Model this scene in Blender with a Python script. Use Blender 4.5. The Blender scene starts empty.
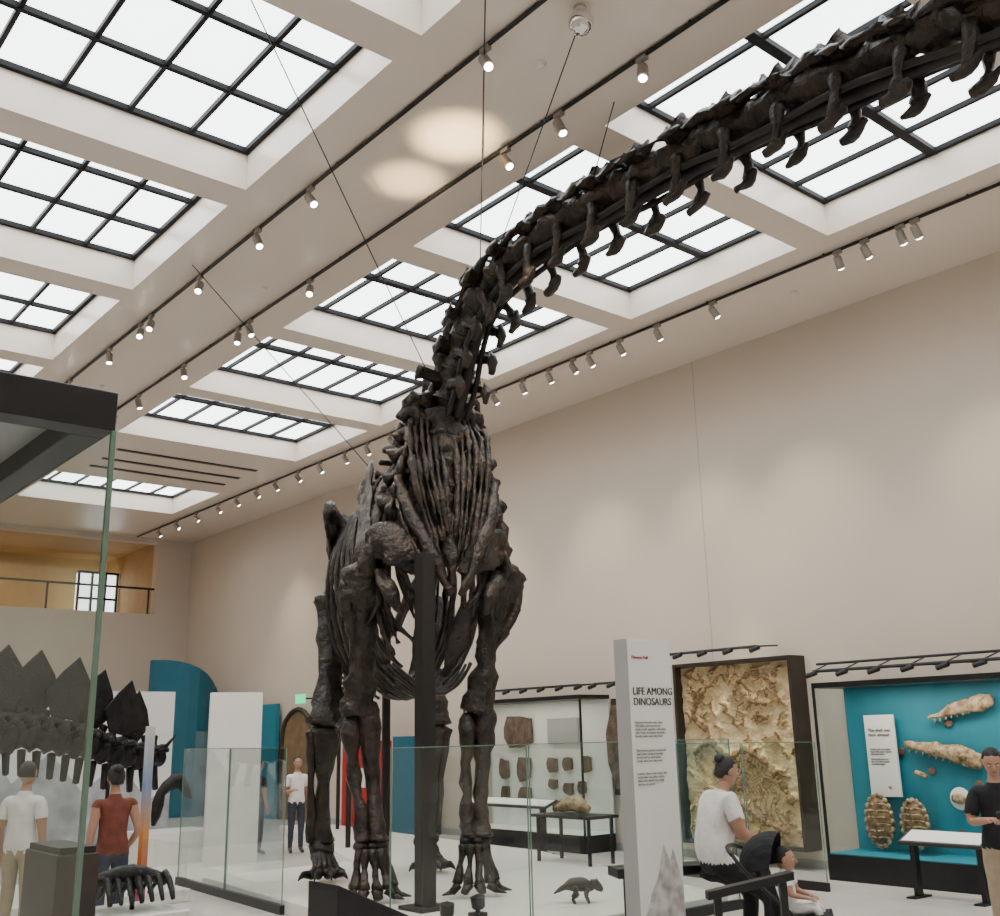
import bpy, bmesh, math, random
import numpy as np
from mathutils import Vector, Matrix, noise
random.seed(7)
sc=bpy.context.scene
V=Vector
# ------------------------------------------------------------------ materials
def mat(name,col,rough=0.6,metal=0.0,var=0.0,vscale=4.0,bump=0.0,bscale=20.0,col2=None,spec=0.5,coat=0.0):
    m=bpy.data.materials.new(name); m.use_nodes=True
    nt=m.node_tree; b=nt.nodes["Principled BSDF"]
    b.inputs["Base Color"].default_value=(*col,1); b.inputs["Roughness"].default_value=rough
    b.inputs["Metallic"].default_value=metal; b.inputs["Specular IOR Level"].default_value=spec
    b.inputs["Coat Weight"].default_value=coat
    tc=nt.nodes.new("ShaderNodeTexCoord")
    if var>0 or col2:
        n=nt.nodes.new("ShaderNodeTexNoise"); n.inputs["Scale"].default_value=vscale; n.inputs["Detail"].default_value=6
        nt.links.new(tc.outputs["Object"],n.inputs["Vector"])
        r=nt.nodes.new("ShaderNodeValToRGB")
        c2=col2 if col2 else tuple(c*(1-var) for c in col)
        r.color_ramp.elements[0].position=0.35; r.color_ramp.elements[1].position=0.65
        r.color_ramp.elements[0].color=(*c2,1); r.color_ramp.elements[1].color=(*col,1)
        nt.links.new(n.outputs["Fac"],r.inputs["Fac"]); nt.links.new(r.outputs["Color"],b.inputs["Base Color"])
    if bump>0:
        n2=nt.nodes.new("ShaderNodeTexNoise"); n2.inputs["Scale"].default_value=bscale; n2.inputs["Detail"].default_value=8
        nt.links.new(tc.outputs["Object"],n2.inputs["Vector"])
        bp=nt.nodes.new("ShaderNodeBump"); bp.inputs["Strength"].default_value=bump; bp.inputs["Distance"].default_value=0.03
        nt.links.new(n2.outputs["Fac"],bp.inputs["Height"]); nt.links.new(bp.outputs["Normal"],b.inputs["Normal"])
    return m
def emat(name,col,strength):
    m=bpy.data.materials.new(name); m.use_nodes=True; b=m.node_tree.nodes["Principled BSDF"]
    b.inputs["Base Color"].default_value=(*col,1); b.inputs["Emission Color"].default_value=(*col,1); b.inputs["Emission Strength"].default_value=strength
    return m
def glassmat(name,tint=(0.93,0.97,0.95),refl=0.015,k=0.2):
    m=bpy.data.materials.new(name); m.use_nodes=True; nt=m.node_tree; nt.nodes.clear()
    o=nt.nodes.new("ShaderNodeOutputMaterial"); t=nt.nodes.new("ShaderNodeBsdfTransparent"); t.inputs[0].default_value=(*tint,1)
    g=nt.nodes.new("ShaderNodeBsdfGlossy"); g.inputs["Roughness"].default_value=0.01; g.inputs[0].default_value=(0.95,0.95,0.95,1)
    mx=nt.nodes.new("ShaderNodeMixShader"); lw=nt.nodes.new("ShaderNodeLayerWeight"); lw.inputs["Blend"].default_value=0.22
    mt=nt.nodes.new("ShaderNodeMath"); mt.operation='MULTIPLY_ADD'; mt.inputs[1].default_value=k; mt.inputs[2].default_value=refl
    nt.links.new(lw.outputs["Fresnel"],mt.inputs[0]); nt.links.new(mt.outputs[0],mx.inputs[0])
    nt.links.new(t.outputs[0],mx.inputs[1]); nt.links.new(g.outputs[0],mx.inputs[2]); nt.links.new(mx.outputs[0],o.inputs[0])
    return m
M_wall=mat("wall_paint",(0.61,0.525,0.44),0.85,var=0.03,vscale=0.6)
M_ceil=mat("ceiling_paint",(0.75,0.66,0.575),0.33,var=0.03,vscale=0.8)
M_floor=mat("polished_floor",(0.66,0.62,0.58),0.2,var=0.10,vscale=1.5,bump=0.02)
M_plat=mat("platform_white",(0.76,0.72,0.68),0.35,var=0.05)
M_blk=mat("black_metal",(0.010,0.010,0.011),0.4,0.2,var=0.2,vscale=8)
M_bar=mat("skylight_bar",(0.008,0.009,0.011),0.6,var=0.2,spec=.2)
M_sky=emat("skylight_diffuser",(0.94,0.985,1.0),5.4)
M_bone=mat("fossil_bone_dark",(0.034,0.021,0.0135),0.38,var=0.6,vscale=6,bump=1.0,bscale=16,col2=(0.005,0.0037,0.003),spec=.42)
M_bone2=mat("fossil_bone_grey",(0.020,0.017,0.015),0.5,var=0.6,vscale=7,bump=0.6,bscale=30,col2=(0.005,0.0045,0.004),spec=.3)
M_post=mat("support_steel",(0.014,0.011,0.010),0.5,0.2,var=0.3)
M_glass=glassmat("barrier_glass",refl=.02,k=.32)
M_cglass=glassmat("case_glass",(.96,.98,.97),refl=.003,k=.10)
M_edge=mat("glass_edge_green",(0.16,0.26,0.20),0.15,var=0.2)
M_white=mat("white_panel",(0.76,0.74,0.71),0.5,var=0.02)
M_grey=mat("grey_panel",(0.36,0.35,0.34),0.5,var=0.05)
M_blue=mat("teal_blue",(0.012,0.20,0.28),0.6,var=0.08)
M_blue2=mat("teal_wall_blue",(0.008,0.12,0.18),0.6,var=0.08)
M_red=mat("red_panel",(0.42,0.015,0.02),0.5,var=0.1)
M_sand=mat("sandstone_matrix",(0.78,0.63,0.38),0.8,var=0.3,vscale=5,bump=0.7,bscale=30,col2=(0.62,0.46,0.25))
M_sandb=mat("relief_bone",(0.27,0.165,0.07),0.7,var=0.3,vscale=12,bump=0.4)
M_brown=mat("bronze_frame",(0.050,0.038,0.030),0.45,0.3,var=0.3)
M_slab=mat("slate_slab",(0.17,0.11,0.075),0.8,var=0.5,vscale=6,bump=0.6,col2=(0.07,0.045,0.03))
M_foss=mat("cream_fossil",(0.56,0.41,0.25),0.6,var=0.5,vscale=14,bump=0.6,col2=(0.20,0.11,0.05))
M_shell=mat("turtle_shell",(0.30,0.17,0.075),0.5,var=0.5,vscale=14,bump=0.6,col2=(0.09,0.05,0.022))
M_chrome=mat("chrome",(0.75,0.75,0.75),0.12,1.0,var=0.05)
M_lamp=mat("lamp_housing",(0.30,0.27,0.24),0.4,0.3,var=0.1)
M_lens=emat("lamp_lens",(1.0,0.92,0.78),30)
M_text=mat("sign_text",(0.03,0.03,0.035),0.6,var=0.1)
M_yel=mat("mezzanine_yellow",(0.48,0.33,0.15),0.7,var=0.1)
M_door=mat("door_wood",(0.22,0.14,0.07),0.6,var=0.3)
M_exit=emat("exit_green",(0.02,0.7,0.3),1.6)
M_win=emat("window_daylight",(0.95,0.98,1.0),2.5)
M_skin=mat("skin",(0.42,0.23,0.15),0.55,var=0.08,vscale=30)
M_hair=mat("hair_black",(0.012,0.009,0.008),0.5,var=0.4,vscale=60,bump=0.5,bscale=120)
M_eyew=mat("eye_white",(0.8,0.8,0.78),0.2,var=0.02)
M_lip=mat("lips",(0.35,0.12,0.1),0.5,var=0.05)
C_wht=mat("cloth_white",(0.78,0.75,0.72),0.9,var=0.10,vscale=9,bump=0.8,bscale=8)
C_blk=mat("cloth_black",(0.012,0.012,0.015),0.9,var=0.3,vscale=15,bump=0.8,bscale=8)
C_khk=mat("cloth_khaki",(0.36,0.28,0.19),0.9,var=0.1,vscale=15,bump=0.8,bscale=8)
C_rust=mat("cloth_rust",(0.17,0.045,0.028),0.9,var=0.2,vscale=15,bump=0.8,bscale=8)
C_shoe=mat("shoe",(0.05,0.05,0.05),0.6,var=0.2)
C_jean=mat("cloth_denim",(0.04,0.045,0.07),0.9,var=0.2,vscale=15,bump=0.8,bscale=8)
# ------------------------------------------------------------------ mesh builder
class MB:
    def __init__(s): s.v=[]; s.f=[]; s.m=[]
    def add(s,vs,fs,mi=0):
        o=len(s.v); s.v+= [tuple(x) for x in vs]; s.f+=[tuple(i+o for i in f) for f in fs]; s.m+=[mi]*len(fs)
    def box(s,a,b,mi=0):
        x0,y0,z0=a; x1,y1,z1=b
        s.add([(x0,y0,z0),(x1,y0,z0),(x1,y1,z0),(x0,y1,z0),(x0,y0,z1),(x1,y0,z1),(x1,y1,z1),(x0,y1,z1)],
              [(0,3,2,1),(4,5,6,7),(0,1,5,4),(1,2,6,5),(2,3,7,6),(3,0,4,7)],mi)
    def obox(s,c,ax,ay,az,mi=0):
        c=V(c);ax=V(ax);ay=V(ay);az=V(az)
        vs=[c+ax*i+ay*j+az*k for k in(-1,1) for (i,j) in((-1,-1),(1,-1),(1,1),(-1,1))]
        s.add(vs,[(0,3,2,1),(4,5,6,7),(0,1,5,4),(1,2,6,5),(2,3,7,6),(3,0,4,7)],mi)
    def tube(s,pts,rad,ref=(0,0,1),seg=9,sub=3,nz=0.0,mi=0,nf=6.0):
        pts=[V(p) for p in pts]; rad=[(r,r) if not isinstance(r,(tuple,list)) else tuple(r) for r in rad]
        P=[];R=[]
        n=len(pts)
        if sub>1 and n>1:
            for i in range(n-1):
                p0=pts[max(i-1,0)];p1=pts[i];p2=pts[i+1];p3=pts[min(i+2,n-1)]
                for k in range(sub):
                    t=k/sub
                    P.append(0.5*((2*p1)+(p2-p0)*t+(2*p0-5*p1+4*p2-p3)*t*t+(3*p1-p0-3*p2+p3)*t**3))
                    tt=t*t*(3-2*t)
                    R.append((rad[i][0]*(1-tt)+rad[i+1][0]*tt,rad[i][1]*(1-tt)+rad[i+1][1]*tt))
            P.append(pts[-1]);R.append(rad[-1])
        else: P=pts;R=rad
        ref=V(ref); N=len(P); vs=[];fs=[]
        for i in range(N):
            t=(P[min(i+1,N-1)]-P[max(i-1,0)])
            t=t.normalized() if t.length>1e-9 else V((0,0,1))
            sd=t.cross(ref)
            if sd.length<1e-3: sd=t.cross(V((0.3,1,0.2)))
            sd.normalize(); up=sd.cross(t)
            for j in range(seg):
                a=2*math.pi*j/seg
                d=sd*math.cos(a)*R[i][0]+up*math.sin(a)*R[i][1]
                q=P[i]+d
                if nz: q=q+d.normalized()*(noise.noise(q*nf)+.55*noise.noise(q*nf*2.7))*nz
                vs.append(q)
        for i in range(N-1):
            for j in range(seg):
                j2=(j+1)%seg; fs.append((i*seg+j,i*seg+j2,(i+1)*seg+j2,(i+1)*seg+j))
        e=len(vs); r0=min(R[0]);r1=min(R[-1])
        vs.append(P[0]-(P[1]-P[0]).normalized()*r0*0.35); vs.append(P[-1]+(P[-1]-P[-2]).normalized()*r1*0.35)
        for j in range(seg):
            j2=(j+1)%seg; fs.append((e,j2,j)); fs.append((e+1,(N-1)*seg+j,(N-1)*seg+j2))
        s.add(vs,fs,mi)
    def ell(s,c,r,rot=None,seg=12,rings=8,nz=0.0,mi=0,fn=None):
        c=V(c); vs=[];fs=[]
        for i in range(rings+1):
            th=math.pi*i/rings
            for j in range(seg):
                a=2*math.pi*j/seg
                d=V((math.sin(th)*math.cos(a),math.sin(th)*math.sin(a),math.cos(th)))
                q=V((d.x*r[0],d.y*r[1],d.z*r[2]))
                if fn: q=fn(q,d)
                if nz: q+=d*noise.noise((q+c)*9)*nz
                if rot: q=rot@q
                vs.append(c+q)
        for i in range(rings):
            for j in range(seg):
                j2=(j+1)%seg; fs.append((i*seg+j,(i+1)*seg+j,(i+1)*seg+j2,i*seg+j2))
        s.add(vs,fs,mi)
    def prism(s,pts,d,mi=0):
        n=len(pts); d=V(d); vs=[V(p) for p in pts]+[V(p)+d for p in pts]
        fs=[tuple(range(n))[::-1],tuple(range(n,2*n))]+[(i,(i+1)%n,n+(i+1)%n,n+i) for i in range(n)]
        s.add(vs,fs,mi)
    def obj(s,name,mats,parent=None,smooth=False,bevel=0):
        me=bpy.data.meshes.new(name); me.from_pydata(s.v,[],s.f); 
        for m in (mats if isinstance(mats,(list,tuple)) else [mats]): me.materials.append(m)
        me.polygons.foreach_set("material_index",s.m)
        if smooth: me.polygons.foreach_set("use_smooth",[True]*len(s.f))
        bm=bmesh.new(); bm.from_mesh(me); bmesh.ops.recalc_face_normals(bm,faces=bm.faces); bm.to_mesh(me); bm.free()
        me.update()
        o=bpy.data.objects.new(name,me); sc.collection.objects.link(o)
        if parent: o.parent=parent
        if bevel: 
            bv=o.modifiers.new("bevel",'BEVEL'); bv.width=bevel; bv.segments=2; bv.limit_method='ANGLE'
        return o
def empty(name,loc=(0,0,0)):
    e=bpy.data.objects.new(name,None); sc.collection.objects.link(e); e.empty_display_size=0.2; return e
def textobj(name,body,size,loc,right,up,m,parent,ext=0.002,align='LEFT'):
    c=bpy.data.curves.new(name,'FONT'); c.body=body; c.size=size; c.extrude=ext; c.align_x=align; c.materials.append(m)
    o=bpy.data.objects.new(name,c); sc.collection.objects.link(o)
    r=V(right).normalized(); u=V(up).normalized(); n=r.cross(u)
    o.matrix_world=Matrix(((r.x,u.x,n.x,loc[0]),(r.y,u.y,n.y,loc[1]),(r.z,u.z,n.z,loc[2]),(0,0,0,1)))
    o.parent=parent; return o
# ------------------------------------------------------------------ room shell
XL,XR,YB,YF,ZC,ZG=-1.7,13.5,-4.0,31.5,8.1,8.58
def simplebox(name,a,b,m,**k):
    mb=MB(); mb.box(a,b); return mb.obj(name,m,**k)
simplebox("floor",(XL-.3,YB-.3,-0.2),(XR+.3,YF+5,0),M_floor)
simplebox("wall_right",(XR,YB,0),(XR+.3,YF+5,9.0),M_wall)
simplebox("wall_left",(XL-.3,YB,0),(XL,YF+5,9.0),M_wall)
simplebox("wall_back",(XL-.3,YB-.3,0),(XR+.3,YB,9.0),M_wall)
mb=MB(); 
mb.box((XL,YF,0),(XR,YF+.3,5.75)); mb.box((12.4,YF,5.75),(XR,YF+.3,9.0)); mb.box((XL,YF,7.95),(12.4,YF+.3,9.0)); mb.box((XL,YF,5.75),(3.0,YF+.3,7.95))
mb.obj("wall_far",M_wall)
mb=MB(); mb.box((3,YF+4.4,5.4),(12.9,YF+4.6,8.2)); mb.box((12.4,YF+.3,5.4),(12.6,YF+4.4,8.2)); mb.box((2.8,YF+.3,5.4),(3,YF+4.4,8.2)); mb.box((3,YF+.3,8.0),(12.9,YF+4.6,8.2)); mb.box((3,YF+.3,5.5),(12.9,YF+4.6,5.75))
mb.obj("wall_mezzanine",M_yel)
mb=MB(); mb.box((11.05,YF+3.2,5.8),(12.35,YF+3.3,7.35),1)
for x in (11.05,11.48,11.92,12.3): mb.box((x,YF+3.1,5.75),(x+.06,YF+3.2,7.4),0)
for z in (5.75,6.5,7.35): mb.box((11.05,YF+3.1,z),(12.36,YF+3.2,z+.07),0)
mb.obj("window_1",[M_blk,M_win])
mb=MB(); mb.box((3,YF+.05,6.5),(12.4,YF+.1,6.56))
for x in np.arange(3.2,12.3,1.5): mb.box((x,YF+.05,5.75),(x+.05,YF+.1,6.5))
mb.obj("mezzanine_railing",M_blk)
mb=MB()
XO=[(0.55,4.77),(7.14,11.24)]; P0=3.502
ks=[-3,-2,-1,0,1,2,3,5]
YO=[(7.145+k*P0,10.174+k*P0) for k in ks]
xs=[XL]+[x for o in XO for x in o]+[XR]
for i in range(0,len(xs),2): mb.box((xs[i],YB,ZC),(xs[i+1],YF+.3,ZG+.3))
for (a,b) in XO:
    prev=YB
    for (y0,y1) in YO:
        if y0-prev>0: mb.box((a,prev,ZC),(b,y0,ZG+.3))
        prev=y1
    mb.box((a,prev,ZC),(b,YF+.3,ZG+.3))
mb.obj("ceiling",M_ceil)
wn=0
for (a,b) in XO:
    for (y0,y1) in YO:
        wn+=1
        e=empty("window_skylight_%d"%wn)
        q=MB(); q.box((a,y0,ZG+.03),(b,y1,ZG+.06)); q.obj("diffuser",M_sky,parent=e)
        q=MB()
        nc=6; nr=3 if a<5 else 2
        for i in range(nc+1):
            x=a+(b-a)*i/nc; w=.06 if i in(0,nc) else .024
            q.box((max(a,x-w),y0,ZG-.03),(min(b,x+w),y1,ZG+.03))
        for j in range(nr+1):
            y=y0+(y1-y0)*j/nr; w=.06 if (j in (0,nr) or nr==2) else .03
            q.box((a,max(y0,y-w),ZG-.035),(b,min(y1,y+w),ZG+.028))
        q.obj("mullions",M_bar,parent=e)
mb=MB(); 
for y in (21.9,22.8,23.6): mb.box((7.6,y,ZC-.02),(10.9,y+.12,ZC))
mb.obj("trim_1",M_blk)
simplebox("trim_2",(XR-.004,10.86,0),(XR,10.87,ZC),M_grey)
simplebox("baseboard_right",(XR-.02,YB,0),(XR,YF,.12),M_grey)
# ------------------------------------------------------------------ tracks, heads, lights
def lookrot(d):
    return V(d).to_track_quat('-Z','Y').to_euler()
def spot(name,loc,tgt,energy,size=50,blend=.6,col=(1,.86,.68),parent=None,r=.05):
    l=bpy.data.lights.new(name,'SPOT'); l.energy=energy; l.spot_size=math.radians(size); l.spot_blend=blend; l.color=col; l.shadow_soft_size=r
    o=bpy.data.objects.new(name,l); sc.collection.objects.link(o); o.location=loc; o.rotation_euler=lookrot(V(tgt)-V(loc))
    if parent: o.parent=parent
    return o
heads={5.30:[6.4,9.6,10.9,12.6,14.3,14.7,16.0,17.9,18.6,20.4,22.3,24.8,26.9,29],
       6.55:[5.6,6.75,7.6,11.8,13.6,14.0,16,18,19.2,20.6,22.5,24,26.2,28.1],
       11.65:[3.2,5.7,5.9,6.4,6.8,8.9,10.0,10.8,11.5,11.9,12.5,13.2,14,14.7,15.4,16.4,17.4,18.3,19.2,20.3,21.3,22.4,23.4,24.5,25.6,27,28.3,29.6],
       }
ti=0
for X,ys in heads.items():
    e=empty("track_lighting" if ti==0 else "track_lighting.%03d"%ti); ti+=1
    q=MB(); q.box((X-.015,YB+.3,ZC-.055),(X+.015,YF-.2,ZC-.02))
    for y in np.arange(-3,31,2.0): q.box((X-.01,y,ZC-.02),(X+.01,y+.02,ZC))
    q.obj("rail",M_blk,parent=e)
    q=MB()
    for i,y in enumerate(ys):
        if X>10: d=V((1.0,random.uniform(-.6,.3),-1.3))
        elif X<6: d=V((random.uniform(-.5,.6),random.uniform(-.9,-.1),-1.2))
        else: d=V((random.uniform(-.5,.5),random.uniform(-.8,.2),-1.1))
        d.normalize(); c=V((X,y,ZC-.20))
        q.box((X-.025,y-.06,ZC-.09),(X+.025,y+.06,ZC-.045),0)
        q.tube([(X,y,ZC-.08),(X,y,ZC-.20)],[.010,.010],ref=(0,1,0),seg=6,sub=1)
        q.tube([c-d*.08,c-d*.065,c+d*.075,c+d*.095],[.036,.052,.055,.057],ref=(0,1,0.1),seg=14,sub=1,mi=0)
        q.tube([c+d*.09,c+d*.108],[.040,.040],ref=(0,1,0.1),seg=14,sub=1,mi=1)
    q.obj("heads",[M_lamp,M_lens],parent=e,smooth=False)
    if X>10:
        for y in (3.2,5.9,8.9,10.8,13.2,16.4,20.3,24.5):
            spot("wall_spot",(X+.15,y,ZC-.4),(13.5,y-.2,2.4),330,66,1.0,parent=e)
    elif X<6:
        for y in (10.9,16.0,22.3): spot("aisle_spot",(X+.1,y,ZC-.4),(X+1.6,y-1.2,2.5),450,50,.8,parent=e)
    else:
        for y in (7.6,13.6,): spot("dino_spot",(X+.1,y,ZC-.4),(7.8,y+1.5,3.5),550,60,.8,parent=e)
for i,(lp,tp,en,sz) in enumerate([((6.55,8.75,.32),(6.05,7.80,8.1),13000,8.5),((7.05,8.9,.32),(6.15,8.85,8.1),7500,7.5)]):
    e=empty("floor_uplight" if i==0 else "floor_uplight.%03d"%i)
    d=(V(tp)-V(lp)).normalized(); q=MB(); l=V(lp)
    q.box((l.x-.07,l.y-.07,.15),(l.x+.07,l.y+.07,.19)); q.tube([l-d*.1,l-d*.08,l+d*.02],[.05,.07,.075],seg=14,sub=1,ref=(0,1,.1)); q.box((l.x-.015,l.y-.015,.18),(l.x+.015,l.y+.015,l.z-.03))
    q.tube([l+d*.0,l+d*.018],[.055,.055],seg=14,sub=1,mi=1,ref=(0,1,.1)); q.obj("housing",[M_blk,M_lens],parent=e)
    spot("beam",l+d*.05,tp,en,sz,1.0,(1,.76,.44),parent=e,r=.10)
l=bpy.data.lights.new("mezz",'AREA'); l.energy=90; l.size=3; l.color=(1,.75,.4); o=bpy.data.objects.new("ceiling_lamp",l); sc.collection.objects.link(o); o.location=(8,YF+2,7.9)
# ------------------------------------------------------------------ sauropod
dino=empty("sauropod_skeleton")
UP=V((0,0,1))
def catmull(pts,n):
    pts=[V(p) for p in pts]; out=[]
    for i in range(len(pts)-1):
        p0=pts[max(i-1,0)];p1=pts[i];p2=pts[i+1];p3=pts[min(i+2,len(pts)-1)]
        for k in range(n):
            t=k/n; out.append(0.5*((2*p1)+(p2-p0)*t+(2*p0-5*p1+4*p2-p3)*t*t+(3*p1-p0-3*p2+p3)*t**3))
    out.append(pts[-1]); return out
def sample(path,ds):
    L=[0]
    for a,b in zip(path,path[1:]): L.append(L[-1]+(b-a).length)
    def at(s):
        for i in range(len(L)-1):
            if L[i+1]>=s: 
                t=(s-L[i])/max(1e-9,L[i+1]-L[i]); return path[i].lerp(path[i+1],t)
        return path[-1]
    s=0; out=[]
    while s<L[-1]:
        d=ds(s); c=at(s); t=(at(min(L[-1],s+.12))-at(max(0,s-.12))).normalized(); out.append((c,t,d,s)); s+=d
    return out,L[-1]
def vertebra(mb,c,t,L,r,sh,tw,upv=UP,nz=.015,split=False,lean=0.0):
    sd=t.cross(upv).normalized(); up=sd.cross(t).normalized()
    mb.tube([c-t*L*.52,c-t*L*.36,c,c+t*L*.36,c+t*L*.5],[r*1.15,r*1.02,r*.80,r*.95,r*1.12],ref=up,seg=14,sub=3,nz=nz)
    mb.tube([c+up*r*.4,c+up*r*1.1,c+up*r*1.5],[(r*.6,L*.38),(r*.5,L*.34),(r*.38,L*.26)],ref=t,seg=10,sub=2,nz=nz)
    tops=[-.35,.35] if split else [0]
    for k in tops:
        mb.tube([c+up*r*1.1+sd*k*r*.4,c+up*(r+sh*.5)+sd*k*r-t*lean*.5,c+up*(r+sh*.9)+sd*k*r*1.4-t*lean,c+up*(r+sh)+sd*k*r*1.4-t*lean],
            [(r*.28,L*.36),(r*.16,L*.25),(r*.26,L*.28),(r*.14,L*.14)],ref=t,seg=10,sub=3,nz=nz)
    for s in(-1,1):
        mb.tube([c+up*r*.75+sd*s*r*.3,c+up*r*.85+sd*s*(r+tw*.5),c+up*r*.9+sd*s*(r+tw)],[(r*.36,L*.26),(r*.24,L*.16),(r*.32,L*.22)],ref=t,seg=8,sub=2,nz=nz)
        mb.tube([c+up*r*1.05+sd*s*r*.45,c+up*r*1.35+sd*s*r*.55+t*L*.45,c+up*r*1.25+sd*s*r*.5+t*L*.72],[r*.38,r*.30,r*.18],ref=up,seg=7,sub=2,nz=nz)
        mb.tube([c+up*r*1.15+sd*s*r*.4,c+up*r*1.5+sd*s*r*.5-t*L*.5],[r*.36,r*.22],ref=up,seg=7,sub=2,nz=nz)
    return sd,up
neckpts=[(7.52,10.35,5.30),(7.5,10.1,5.65),(7.5,9.82,6.1),(7.5,9.62,6.57),(7.5,9.28,7.06),(7.5,8.7,7.37),(7.5,7.8,7.51),(7.5,6.83,7.55),(7.5,5.98,7.55),(7.5,5.23,7.53),(7.5,4.56,7.50),(7.5,3.86,7.44),(7.5,3.24,7.36),(7.5,2.6,7.26),(7.5,1.9,7.08),(7.5,1.2,6.83),(7.5,.6,6.6)]
path=catmull(neckpts,8)
nv,LN=sample(path,lambda s: .33+min(.27,s*.06))
mb=MB()
def nup(t):
    upv=V((0,1,.25+1.0*(1-t.z))) if t.z>.35 else UP
    sd=t.cross(upv).normalized(); return sd,sd.cross(t).normalized()
for i,(c,t,d,s) in enumerate(nv):
    k=s/LN; r=(.20 if s<2 else .205)-.075*k
    if s<1.9: sh=.50-.16*s
    else: sh=.17-.05*k+.05*(i%3==0)
    upv=UP if t.z<=.35 else V((0,1,.25+1.0*(1-t.z)))
    sd,up=vertebra(mb,c,t,d*1.06,r,max(.1,sh),.08 if s>1.4 else .28,upv,nz=.07,split=(s<2.6),lean=d*.3)
    if s>1.0:
        q=.36 if s>2.2 else .24
        for sg in(-1,1):
            a=c-up*r*.5+sd*sg*r*.7-t*.03; b=c-up*(r+q*.5)+sd*sg*(r+.02); e=c-up*(r+q-.04)+sd*sg*(r+.01)-t*.02
            mb.tube([a,b,e],[(.065,.08),(.042,.055),(.06,.07)],ref=t,seg=8,sub=3,nz=.03)
            mb.tube([e+t*.11+up*.07,e-up*.03,e-t*.14-up*.06],[.03,(.065,.055),.035],ref=up,seg=8,sub=3,nz=.03)
mb.obj("neck_vertebrae",M_bone,parent=dino,smooth=True)
mb=MB()
for off,rr,dn in ((-.13,.035,.25),(.13,.035,.25),(0,.062,.245)):
    pp=[]
    for (c,t,d,s) in nv[2:]:
        sd,up=nup(t); pp.append(c+sd*off-up*(dn+ .03*math.sin(s*3+off*9)*(rr<.04)))
    mb.tube(pp,[rr]*len(pp),ref=(1,0,0),seg=8,sub=3)
mb.obj("neck_support_pipe",M_post,parent=dino,smooth=True)
mb=MB(); c,t,_,_=nv[-1]; h=c+t*.35
mb.tube([h-t*.35,h-t*.15,h+t*.05-UP*.05,h+t*.3-UP*.12],[.09,(.13,.15),(.11,.12),(.07,.06)],ref=UP,seg=12,nz=.02)
mb.tube([h-t*.2-UP*.14,h+t*.05-UP*.2,h+t*.28-UP*.24],[(.05,.03),(.09,.03),(.06,.03)],ref=UP,seg=10,nz=.01)
mb.obj("skull",M_bone,parent=dino,smooth=True)
ax=V((.316,.949,0)); lat=V((.949,-.316,0))
def D(l,a,z): return V((7.55,10.2,0))+lat*l+ax*a+UP*z
dpts=[(7.52,10.3,5.25),(7.66,10.75,5.02),(7.85,11.3,4.86),(8.05,11.9,4.78),(8.3,12.55,4.75),(8.5,13.1,4.72)]
dpath=catmull(dpts,8); dv,LD=sample(dpath,lambda s:.25)
mb=MB(); rb=MB()
for i,(c,t,d,s) in enumerate(dv):
    k=s/LD
    sd,up=vertebra(mb,c,t,d,.19-.03*k,.74-.30*k,.42-.15*k,UP,nz=.07,split=(k<.35),lean=.05)
    if i<11:
        w=.46+.42*math.sin(min(1,(i+1)/6)*math.pi/2)-.012*max(0,i-5); dep=1.35+1.05*math.sin(min(1,(i+1)/6)*math.pi/2)-.06*max(0,i-6)
        for sg in(-1,1):
            j=random.uniform(-.06,.06); w_=w+random.uniform(-.04,.04)
            rb.tube([c+up*.12+sd*sg*.25,c+up*.08+sd*sg*w_*.68,c-up*dep*.25+sd*sg*w_,c-up*dep*.6+sd*sg*w_*.95+t*(.06+j),c-up*dep*.88+sd*sg*w_*.66+t*(.12+j),c-up*dep+sd*sg*w_*.36+t*.15],
                    [(.06,.08),(.050,.07),(.038,.06),(.034,.058),(.032,.055),(.028,.045)],ref=t,seg=8,sub=5,nz=.035)
mb.obj("dorsal_vertebrae",M_bone,parent=dino,smooth=True); 
for a in np.arange(.1,1.9,.17):
    rb.tube([D(-.5,a+.2,2.78),D(-.25,a,2.52),D(0,a-.06,2.42),D(.25,a,2.52),D(.5,a+.2,2.78)],[.02,.03,.035,.03,.02],ref=ax,seg=6,sub=3,nz=.02)
rb.obj("ribs_and_gastralia",M_bone,parent=dino,smooth=True)
mb=MB(); rg=random.Random(5)
SL,SR=-.96,.76
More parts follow.
